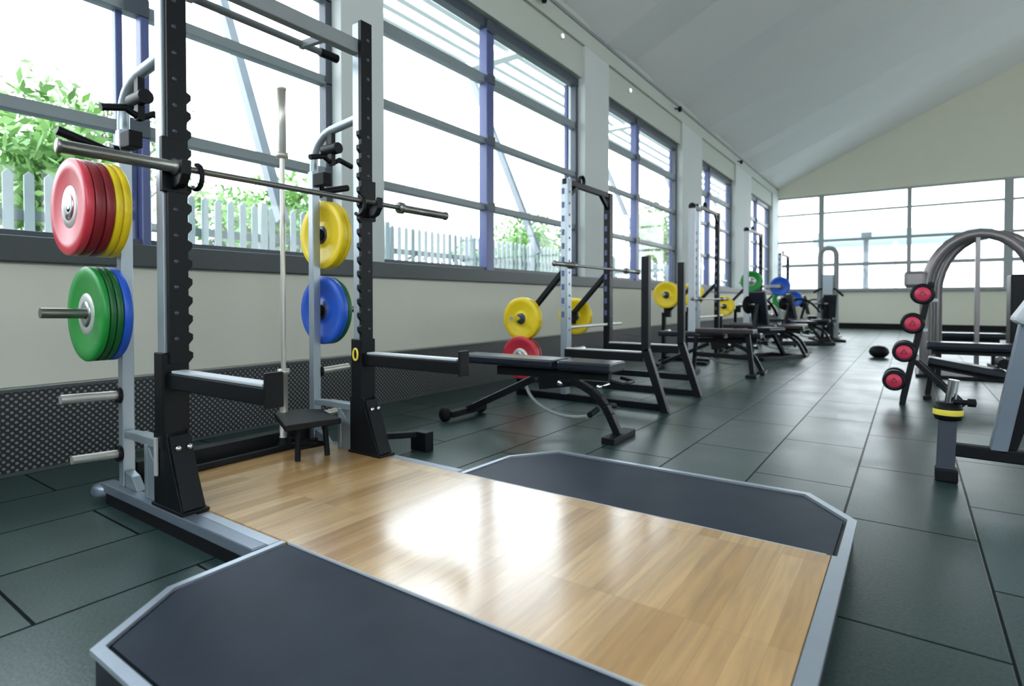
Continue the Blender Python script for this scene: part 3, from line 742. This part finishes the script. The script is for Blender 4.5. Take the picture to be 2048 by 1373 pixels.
# ------------------------------------------------------------------ racks along the wall
def power_rack(label, y0, y1, ztop, X=-2.9, front=True, horn=(0.83, 0.42)):
    w = (y1-y0)/2
    t = thing('power_rack', label, 'rack', (X, (y0+y1)/2, 0), group='racks along the window wall')
    for sg in (-1, 1):
        y = sg*w
        u = MB(); u.box(-0.045, 0.02, y-0.045, y+0.045, 0.06, ztop); up = u.build('upright', 'silver' if sg < 0 else 'black', t, 0.005)  # near upright silver, far one black: lighting contrast put into the paint
        c = MB(); c.box(0.02, 0.035, y-0.045, y+0.045, 0.30, ztop); c.build('face_strip', 'black' if sg > 0 else 'silver', t, 0.003)
        hl = MB()
        for k in range(13): hl.lathe([(0, 0.037), (0.013, 0.037), (0.013, 0.034)], 10, (0, y, 0.72+k*0.118), 'x')
        hl.build('hole_pattern', 'mullion', up); hl = MB()
        for k in range(10): MB().box(-0.030, 0.0, y-0.048, y-0.044, 0.85+k*0.14, 0.91+k*0.14).build('slot', 'mullion', up)
        m = MB(); m.box(-0.60, 1.02 if front else 0.2, y-0.035, y+0.035, 0.0, 0.06); m.box(-0.60, -0.54, y-0.035, y+0.035, 0.06, 0.82)
        m.build('base_rail', 'black', t, 0.004)
        m = MB(); m.beam((-0.50, y, 0.83), (-0.04, y, 1.32), 0.05, 0.06, (0,1,0)); m.box(-0.56, -0.45, y-0.04, y+0.04, 0.74, 0.90)
        m.build('rear_strut', 'black', t, 0.004)
        for z in horn:
            m = MB(); m.tube([(-0.48, y, z), (-0.48, y+sg*0.30, z+0.005)], 0.024, 12); m.tube([(-0.48, y+sg*0.03, z), (-0.48, y+sg*0.045, z)], 0.045, 12)
            m.build('storage_peg', 'chrome', t)
        if front:
            yf = y-0.08
            m = MB(); m.box(0.855, 0.925, yf-0.035, yf+0.035, 0.55, 1.43); m.beam((0.89, yf, 0.57), (1.08, yf, 0.0), 0.07, 0.07, (0,1,0))
            m.build('front_post', 'black', t, 0.005)
            a = MB(); a.box(0.02, 0.86, yf-0.03+0.03, yf+0.035+0.03, 0.45, 0.53); ar = a.build('spotter_arm', 'black', t, 0.005)
            MB().box(0.04, 0.84, yf-0.025+0.03, yf+0.03+0.03, 0.53, 0.545).build('wear_strip', 'hub', ar, 0.003)
            a = MB(); a.box(0.0, 0.98, yf-0.03, yf+0.03, 0.17, 0.235); a.build('lower_brace', 'black', t, 0.004)
    b = MB(); b.beam((0, -w-0.05, ztop-0.03), (0, w+0.05, ztop-0.03), 0.05, 0.06)
    for sg in (-1, 1): b.beam((0, sg*(w-0.22), ztop-0.04), (0, sg*w, ztop-0.20), 0.04, 0.045)
    b.lathe([(0.05, -0.02), (0.06, -0.02), (0.06, 0.02), (0.05, 0.02)], 20, (0, -w*0.35, ztop+0.03), 'x')
    b.build('top_beam', 'black', t, 0.005)
    b = MB(); b.tube([(0.0, -w, 0.745), (0.0, w+0.35, 0.745)], 0.017, 10); b.build('cross_brace', 'hub', t)
    b = MB(); b.box(-0.60, -0.54, -w, w, 0.10, 0.17); b.build('rear_crossbeam', 'black', t, 0.004)
    return t
r2 = power_rack('second rack from the front, with near upright coloured as lit silver and yellow plates', 5.14, 6.14, 2.27)
barbell('barbell racked on the second rack from the front', (-2.845, 5.85, 1.385), (0,0,0), 2.1, 'bar')
g2 = 'weight plates on the second rack'
stack(-3.38, 0.83, 5.14-0.05, -1, [('yellow', 0.045), ('yellow', 0.035)], 'on the near upper peg of the second rack', g2)
stack(-3.38, 0.42, 5.14-0.05, -1, [('redd', 0.05), ('red', 0.05)], 'on the near lower peg, below the yellow ones', g2)
stack(-3.38, 0.83, 6.14+0.05, 1, [('yellow', 0.045)], 'on the far side peg of the second rack', g2)

r3 = power_rack('third rack, dark, with yellow plates either side', 9.55, 10.75, 2.62, front=False, horn=(1.12, 0.5))
g3 = 'weight plates on the third rack'
stack(-3.38, 1.12, 9.55-0.05, -1, [('yellow', 0.06), ('yellow', 0.05)], 'on the near peg of the third rack', g3)
stack(-3.38, 1.14, 10.75+0.05, 1, [('yellow', 0.05)], 'on the far peg of the third rack', g3)
barbell('barbell racked on the third rack', (-2.84, 10.15, 1.05), (0,0,0), 2.1, 'bar')
# cable column in front of the third rack
cc = thing('cable_column', 'slim silver column beside the near upright of the third rack', 'column', (-2.87, 9.16, 0))
MB().box(-0.05, 0.05, -0.035, 0.035, 0.05, 2.50).build('column', 'padgrey', cc, 0.006)
MB().box(-0.10, 0.25, -0.05, 0.06, 0.0, 0.05).build('base_plate', 'black', cc, 0.004)
MB().lathe([(0.0, -0.03), (0.055, -0.03), (0.055, 0.03), (0.0, 0.03)], 18, (0.0, 0.0, 2.53), 'y').box(-0.02, 0.02, 0, 0.42, 2.50, 2.56).build('pulley', 'black', cc)

r4 = power_rack('fourth rack, with a green plate high on its near side', 13.15, 14.45, 2.60, front=False, horn=(1.45, 0.9))
def face_peg(rack, x, y, z, sg, ln=0.2):
    cy_ = rack.location.y
    MB().box(0.02, x-rack.location.x+0.03, y-sg*0.035-cy_-0.03, y-sg*0.035-cy_+0.03, z-0.035, z+0.035).tube([(x-rack.location.x, y-sg*0.02-cy_, z), (x-rack.location.x, y+sg*ln-cy_, z)], 0.024, 12).build('storage_peg', 'steel', rack)
g4 = 'weight plates on the fourth rack'
face_peg(r4, -2.80, 13.09, 1.44, -1); face_peg(r4, -2.50, 14.51, 1.36, 1)
stack(-2.80, 1.44, 13.15-0.08, -1, [('greend', 0.04), ('green', 0.04)], 'high on the near side of the fourth rack', g4)
stack(-2.50, 1.36, 14.45+0.08, 1, [('blue', 0.05)], 'high on the far side of the fourth rack', g4)
stack(-3.38, 0.9, 13.15-0.05, -1, [('yellow', 0.05)], 'low on the near side of the fourth rack', g4)
cc4 = dup(cc, (-2.87, 12.85, 0), 'slim silver column beside the near upright of the fourth rack', 'silver columns beside the racks')
cc['group'] = 'silver columns beside the racks'
r5 = power_rack('fifth and farthest rack, lower, near the end wall', 16.9, 18.1, 2.32, front=False, horn=(1.06, 0.6))
g5 = 'weight plates on the fifth rack'
face_peg(r5, -2.85, 16.84, 1.06, -1); face_peg(r5, -2.75, 18.16, 1.07, 1)
stack(-2.95+0.1, 1.06, 16.9-0.07, -1, [('greend', 0.05), ('green', 0.05)], 'on the near side of the farthest rack', g5)
stack(-2.75, 1.07, 18.1+0.07, 1, [('blue', 0.05)], 'on the far side of the farthest rack', g5)

def place_bench(loc, rz, label): return dup(bench, loc, label, 'adjustable benches', (0, 0, rz))
place_bench((-3.10, 8.35, 0), 0.1, 'black bench lying in front of the third rack')
b3 = make_bench('black bench with raised brown backrest by the third rack', (-3.0, 11.6, 0), 0.0, -0.0, 'brown')
place_bench((-3.05, 12.3, 0), 0.0, 'black bench in front of the fourth rack')
place_bench((-3.0, 15.7, 0), 0.0, 'black bench in front of the farthest rack')

# lever machine by the third window (black frame arc, pad, disc)
def lever_machine(label, loc, rz=0, sc_=1.0, group='plate machines at the far end'):
    t = thing('lever_machine', label, 'exercise machine', loc, rz, group); t.scale = (sc_,)*3
    m = MB(); m.box(-0.6, 0.6, -0.3, -0.24, 0, 0.06).box(-0.6, 0.6, 0.24, 0.3, 0, 0.06).box(0.50, 0.56, -0.3, 0.3, 0, 0.06).box(-0.56, -0.50, -0.3, 0.3, 0, 0.06)
    m.beam((-0.53, 0, 0.03), (-0.30, 0, 0.95), 0.07, 0.07, (0,1,0)); m.beam((0.5, 0, 0.03), (0.1, 0, 0.5), 0.06, 0.06, (0,1,0)); m.beam((-0.42, 0, 0.45), (0.2, 0, 0.45), 0.06, 0.06)
    m.build('frame', 'black', t, 0.005)
    m = MB(); m.tube([Vector(v) for v in bez((-0.32, 0.1, 0.95), (0.1, 0.12, 1.25), (0.45, 0.1, 0.75), 8)], 0.025, 10); m.build('lever', 'black', t)
    m = MB(); m.prism([(-0.16, 0), (0.16, 0), (0.18, 0.03), (0.16, 0.07), (-0.16, 0.07), (-0.18, 0.03)], 'x', -0.22, 0.25); m.build('seat', 'pad', t, 0.01, (0, 0, 0.48))
    m = MB(); m.beam((-0.22, 0, 0.60), (-0.34, 0, 1.18), 0.30, 0.07, (1,0,0)); m.build('backrest', 'pad', t, 0.012)
    m = MB(); m.tube([(-0.32, 0.05, 0.95), (-0.32, 0.36, 0.95)], 0.025, 10); m.build('plate_horn', 'steel', t)
    m = MB(); m.lathe([(0, 0.16), (0.15, 0.16), (0.16, 0.18), (0.15, 0.20), (0, 0.20)], 24, (-0.32, 0, 0.95)); m.build('counterweight', 'blackm', t)
    return t
lm = lever_machine('black machine with curved lever beyond the third rack', (-2.06, 10.9, 0), 1.2)
dup(lm, (-2.05, 14.8, 0), 'black machine between the two farthest racks', rot=(0, 0, 0.6))
dup(lm, (-1.75, 16.6, 0), 'black machine nearest the aisle beyond the farthest rack', rot=(0, 0, 1.9))
dup(lm, (-2.4, 20.0, 0), 'black machine closest to the end wall', rot=(0, 0, 0.3))
rs = thing('rack_stand', 'black bench stand with forked foot at the aisle edge before the fourth rack', 'stand', (-1.72, 8.0, 0), group=None)
MB().beam((-0.05, 0, 0.62), (0.02, 0, 0.05), 0.06, 0.06, (0,1,0)).box(-0.05, 0.09, -0.10, 0.10, 0, 0.04).build('leg', 'black', rs, 0.004)
MB().beam((-0.75, 0, 0.28), (0.0, 0, 0.26), 0.05, 0.06).box(-0.80, -0.72, -0.18, 0.18, 0, 0.05).beam((-0.76, 0, 0.02), (-0.72, 0, 0.55), 0.05, 0.05, (0,1,0)).build('frame', 'black', rs, 0.004)
MB().box(-0.70, 0.05, -0.14, 0.14, 0.58, 0.64).build('seat', 'brown', rs, 0.012)

# cable tower silhouetted against the end window
ct = thing('cable_tower', 'grey cable tower with rounded top against the end window', 'exercise machine', (-1.88, 18.1, 0))
m = MB(); xs = 0.20
lp_ = [(-xs, 0, 0.05), (-xs, 0, 2.15)] + [tuple(v) for v in bez((-xs, 0, 2.25), (-xs, 0, 2.48), (0, 0, 2.48), 4)] + [tuple(v) for v in bez((0, 0, 2.48), (xs, 0, 2.48), (xs, 0, 2.25), 4)] + [(xs, 0, 2.1), (xs, 0, 0.05)]
m.tube(lp_, 0.07, 10); m.build('frame', 'grey', ct)
MB().box(-0.11, 0.11, -0.08, 0.08, 0.15, 0.95).build('weight_stack', 'blackm', ct, 0.005)
MB().box(-0.13, 0.13, -0.09, 0.09, 0.95, 1.75).build('shroud', 'silver', ct, 0.02)
MB().box(-0.32, 0.32, -0.35, 0.35, 0, 0.05).build('base', 'grey', ct, 0.01)
MB().tube([(-0.35, -0.1, 1.25), (-0.18, -0.05, 1.35), (0.18, -0.05, 1.35), (0.38, -0.1, 1.15)], 0.03, 8).build('handle', 'blackm', ct)

kb = tag(MB().lathe([(0.0, 0.0), (0.09, 0.005), (0.14, 0.05), (0.16, 0.10), (0.14, 0.16), (0.09, 0.20), (0, 0.215)], 28, axis='z').build('slam_ball', 'blackm', loc=(-0.45, 12.2, 0)), 'black slam ball on the floor left of the dumbbell stand', 'ball')

# ------------------------------------------------------------------ dumbbell stand
DY = 6.72
ds = thing('dumbbell_stand', 'black leaning four tier dumbbell stand', 'dumbbell stand', (0, DY, 0))
m = MB(); m.beam((-0.055, 0.06, 0.0), (0.165, 0.06, 1.20), 0.05, 0.07, (0,1,0)); m.beam((-0.055, 0.42, 0.0), (0.165, 0.42, 1.20), 0.05, 0.07, (0,1,0))
m.beam((0.165, 0.03, 1.17), (0.165, 0.45, 1.17), 0.05, 0.05); m.beam((0.03, 0.06, 0.45), (0.42, 0.06, 0.03), 0.05, 0.05, (0,1,0)); m.beam((0.03, 0.42, 0.45), (0.42, 0.42, 0.03), 0.05, 0.05, (0,1,0))
m.build('frame', 'black', ds, 0.006)
DZ = [(0.098, 1.085), (0.022, 0.80), (-0.043, 0.52), (-0.121, 0.235)]
for i, (x, z) in enumerate(DZ):
    m = MB(); m.box(x-0.07, x+0.12, 0.03, 0.07, z-0.075, z-0.045).box(x-0.07, x+0.12, 0.39, 0.43, z-0.075, z-0.045)
    m.box(x-0.07, x-0.05, 0.03, 0.43, z-0.075, z-0.03)
    m.build('cradle', 'padgrey', ds, 0.004)
def dumbbell(label, loc):
    t = thing('dumbbell', label, 'dumbbell', loc, group='black and red dumbbells on the leaning stand')
    for sg in (-1, 1):
        hd = MB().lathe([(0.0, sg*0.19), (0.070, sg*0.19), (0.076, sg*0.195), (0.092, sg*0.19), (0.100, sg*0.178), (0.100, sg*0.085), (0.092, sg*0.075), (0.0, sg*0.075)], 32).build('head', 'black', t)
        MB().lathe([(0.0, sg*0.193), (0.062, sg*0.196), (0.066, sg*0.190)], 28).build('end_disc', 'pink', hd)
        mk = MB()
        for k in range(3):
            a0 = PI/2 + k*2*PI/3; a1 = a0 + 2*PI/3
            mk.beam((0.030*math.cos(a0), sg*0.197, 0.030*math.sin(a0)), (0.030*math.cos(a1), sg*0.197, 0.030*math.sin(a1)), 0.009, 0.003, (0,1,0))
        mk.build('emblem', 'redd', hd)
    MB().tube([(0, -0.08, 0), (0, 0.08, 0)], 0.016, 12).build('handle', 'chrome', t)
    return t
db = dumbbell('topmost of four black dumbbells with red ends on the leaning stand', (DZ[0][0], DY+0.20, DZ[0][1]))
for i, w in ((1, 'second from top of four black dumbbells with red ends'), (2, 'third from top of four black dumbbells with red ends'), (3, 'lowest of four black dumbbells with red ends, near the floor')):
    dup(db, (DZ[i][0], DY+0.20, DZ[i][1]), w)

# ------------------------------------------------------------------ right side machines
ar = thing('cable_arch', 'big bronze grey arched training frame behind the dumbbell stand', 'exercise machine', (0.73, 9.5, 0))
def arch(dx, dy, rx, rz, z0):
    p = [(dx-rx, dy, 0.0), (dx-rx, dy, z0*0.6)] + [(dx-rx*math.cos(a), dy, z0+rz*math.sin(a)) for a in [i*PI/16 for i in range(17)]] + [(dx+rx, dy, z0*0.6), (dx+rx, dy, 0.0)]
    return p
MB().tube(arch(0, 0, 0.56, 0.74, 1.15), 0.065, 14).build('arch_tube', 'archm', ar)
MB().tube(arch(0.05, 0.16, 0.56, 0.76, 1.13), 0.055, 14).build('arch_tube', 'archm', ar)
MB().tube(arch(0.16, 0.32, 0.58, 0.78, 1.12), 0.055, 14).build('arch_tube', 'archm', ar)
MB().beam((-0.02, -0.02, 0.0), (-0.02, -0.02, 1.84), 0.09, 0.05, (1,0,0)).build('centre_post', 'archm', ar, 0.008)
MB().box(-0.80, -0.56, -0.14, 0.10, 1.20, 1.42).build('pulley_head', 'archm', ar, 0.04)
MB().box(0.30, 0.62, -0.1, 0.3, 0.1, 1.35).build('weight_housing', 'black', ar, 0.02)
MB().box(-0.66, 0.9, -0.15, 0.85, 0, 0.04).build('base', 'black', ar, 0.008)

fb = thing('flat_bench', 'flat black bench across the aisle, just right of the dumbbells', 'bench', (0.17, 8.7, 0), group='flat benches on the right')
MB().prism([(-0.16, 0), (0.16, 0), (0.17, 0.04), (0.15, 0.09), (-0.15, 0.09), (-0.17, 0.04)], 'x', 0, 0.98).build('pad', 'pad', fb, 0.012, (0, 0, 0.43))
MB().beam((0.05, 0, 0.40), (0.93, 0, 0.40), 0.06, 0.06).build('frame', 'black', fb, 0.004)
for x in (0.12, 0.86): MB().beam((x, 0, 0.40), (x, 0, 0.03), 0.05, 0.05).box(x-0.03, x+0.03, -0.25, 0.25, 0, 0.04).build('leg', 'black', fb, 0.004)
fb2 = dup(fb, (0.2, 11.3, 0), 'farther flat black bench on the right, behind the first', rot=(0, 0, 0.1))
db_ = thing('decline_bench', 'sloping black bench in front of the flat one, right of the dumbbells', 'bench', (0.16, 7.45, 0))
m = MB(); m.beam((0.0, 0, 0.40), (0.62, 0, 0.29), 0.28, 0.07); m.build('pad', 'pad', db_, 0.014)
m = MB(); m.beam((0.0, 0, 0.34), (0.70, 0, 0.22), 0.06, 0.05); m.build('frame', 'black', db_, 0.004)
MB().beam((0.04, 0, 0.34), (0.0, 0, 0.02), 0.05, 0.05, (0,1,0)).box(-0.04, 0.03, -0.2, 0.2, 0, 0.04).build('leg', 'black', db_, 0.004)
MB().beam((0.66, 0, 0.24), (0.72, 0, 0.02), 0.05, 0.05, (0,1,0)).box(0.69, 0.76, -0.2, 0.2, 0, 0.04).build('leg', 'black', db_, 0.004)
MB().tube([(0.60, -0.16, 0.40), (0.60, 0.16, 0.40)], 0.05, 14).build('roller', 'blackm', db_)

# seated machine cut off by the right edge
sm = thing('seated_machine', 'machine frame with yellow ringed post at the right edge', 'exercise machine', (0.17, 4.05, 0))
m = MB(); m.beam((0.0, 0, 0.0), (0.012, 0, 0.40), 0.085, 0.075, (0,1,0)); m.build('post', 'postgrey', sm, 0.006)
m = MB(); m.box(-0.045, 0.06, -0.05, 0.05, 0, 0.075); m.build('foot', 'blackm', sm, 0.01)
m = MB(); m.lathe([(0.0, 0.35), (0.060, 0.35), (0.068, 0.375), (0.068, 0.41), (0.058, 0.445), (0.0, 0.445)], 28, (0.012, 0, 0), 'z'); col_ = m.build('collar', 'blackm', sm)
MB().lathe([(0.0695, 0.378), (0.071, 0.385), (0.071, 0.403), (0.0695, 0.410)], 28, (0.012, 0, 0), 'z').build('band', 'yband', col_)
MB().tube([(0.02, 0, 0.44), (0.038, 0, 0.575)], 0.026, 16).build('adjusting_tube', 'chrome', sm)
MB().tube([(0.03, -0.055, 0.46), (0.10, -0.055, 0.46)], 0.014, 10).lathe([(0, 0.09), (0.022, 0.095), (0.022, 0.13), (0, 0.135)], 14, (0, -0.055, 0.46), 'x').build('knob', 'blackm', sm)
m = MB(); m.beam((0.02, 0, 0.185), (1.05, 0, 0.175), 0.07, 0.07); m.build('base_tube', 'blackm', sm, 0.008)
m = MB(); m.beam((0.23, 0, 0.20), (0.36, 0, 0.98), 0.075, 0.07, (0,1,0)); m.build('seat_post', 'edge', sm, 0.006)
m = MB(); m.beam((0.27, 0.03, 0.20), (0.43, 0.03, 0.80), 0.07, 0.07, (0,1,0)); m.build('brace', 'blackm', sm, 0.006)
m = MB(); m.beam((0.30, 0.0, 0.90), (0.44, 0.0, 1.14), 0.22, 0.06, (1,0,0)); m.build('back_pad', 'padgrey', sm, 0.02)
m = MB(); m.beam((0.345, 0.0, 0.885), (0.52, 0.0, 1.12), 0.24, 0.05, (1,0,0)); m.build('back_shell', 'pad', sm, 0.02)
m = MB(); m.beam((1.0, 0, 0.0), (1.0, 0, 0.2), 0.07, 0.07, (0,1,0)); m.build('foot', 'blackm', sm, 0.006)

# ------------------------------------------------------------------ light, camera, render look
w = bpy.data.worlds.new('World'); sc.world = w; w.use_nodes = True
bg = w.node_tree.nodes['Background']
nt = w.node_tree
tc = nt.nodes.new('ShaderNodeTexCoord'); sp = nt.nodes.new('ShaderNodeSeparateXYZ'); nt.links.new(tc.outputs['Generated'], sp.inputs[0])
rp = nt.nodes.new('ShaderNodeValToRGB')
rp.color_ramp.elements[0].position = 0.0; rp.color_ramp.elements[0].color = (1.0, 1.0, 1.0, 1)
rp.color_ramp.elements[1].position = 0.8; rp.color_ramp.elements[1].color = (0.80, 0.90, 1.0, 1)
nt.links.new(sp.outputs['Z'], rp.inputs['Fac']); nt.links.new(rp.outputs['Color'], bg.inputs['Color'])
bg.inputs['Strength'].default_value = 4.0

cam = bpy.data.cameras.new('camera'); co = bpy.data.objects.new('camera', cam); COL.objects.link(co)
F = 1142.0; yaw = math.atan2(796, 1142); pit = math.radians(1.0)
cam.sensor_width = 36.0; cam.lens = F/2048*36.0
cyy = 602 + F*math.tan(pit)
cam.shift_y = (cyy-686.5)/2048
co.location = (0, 0, 1.02)
co.rotation_euler = (PI/2-pit, 0, yaw)
cam.clip_end = 300
cam.dof.use_dof = True; cam.dof.focus_distance = 3.0; cam.dof.aperture_fstop = 1.8
sc.camera = co
sc.view_settings.view_transform = 'Standard'; sc.view_settings.look = 'None'; sc.view_settings.gamma = 1.0
sc.view_settings.use_curve_mapping = False
sc.view_settings.exposure = 0.9
sc.cycles.use_denoising = True
sc.cycles.max_bounces = 8; sc.cycles.diffuse_bounces = 5; sc.cycles.transparent_max_bounces = 12
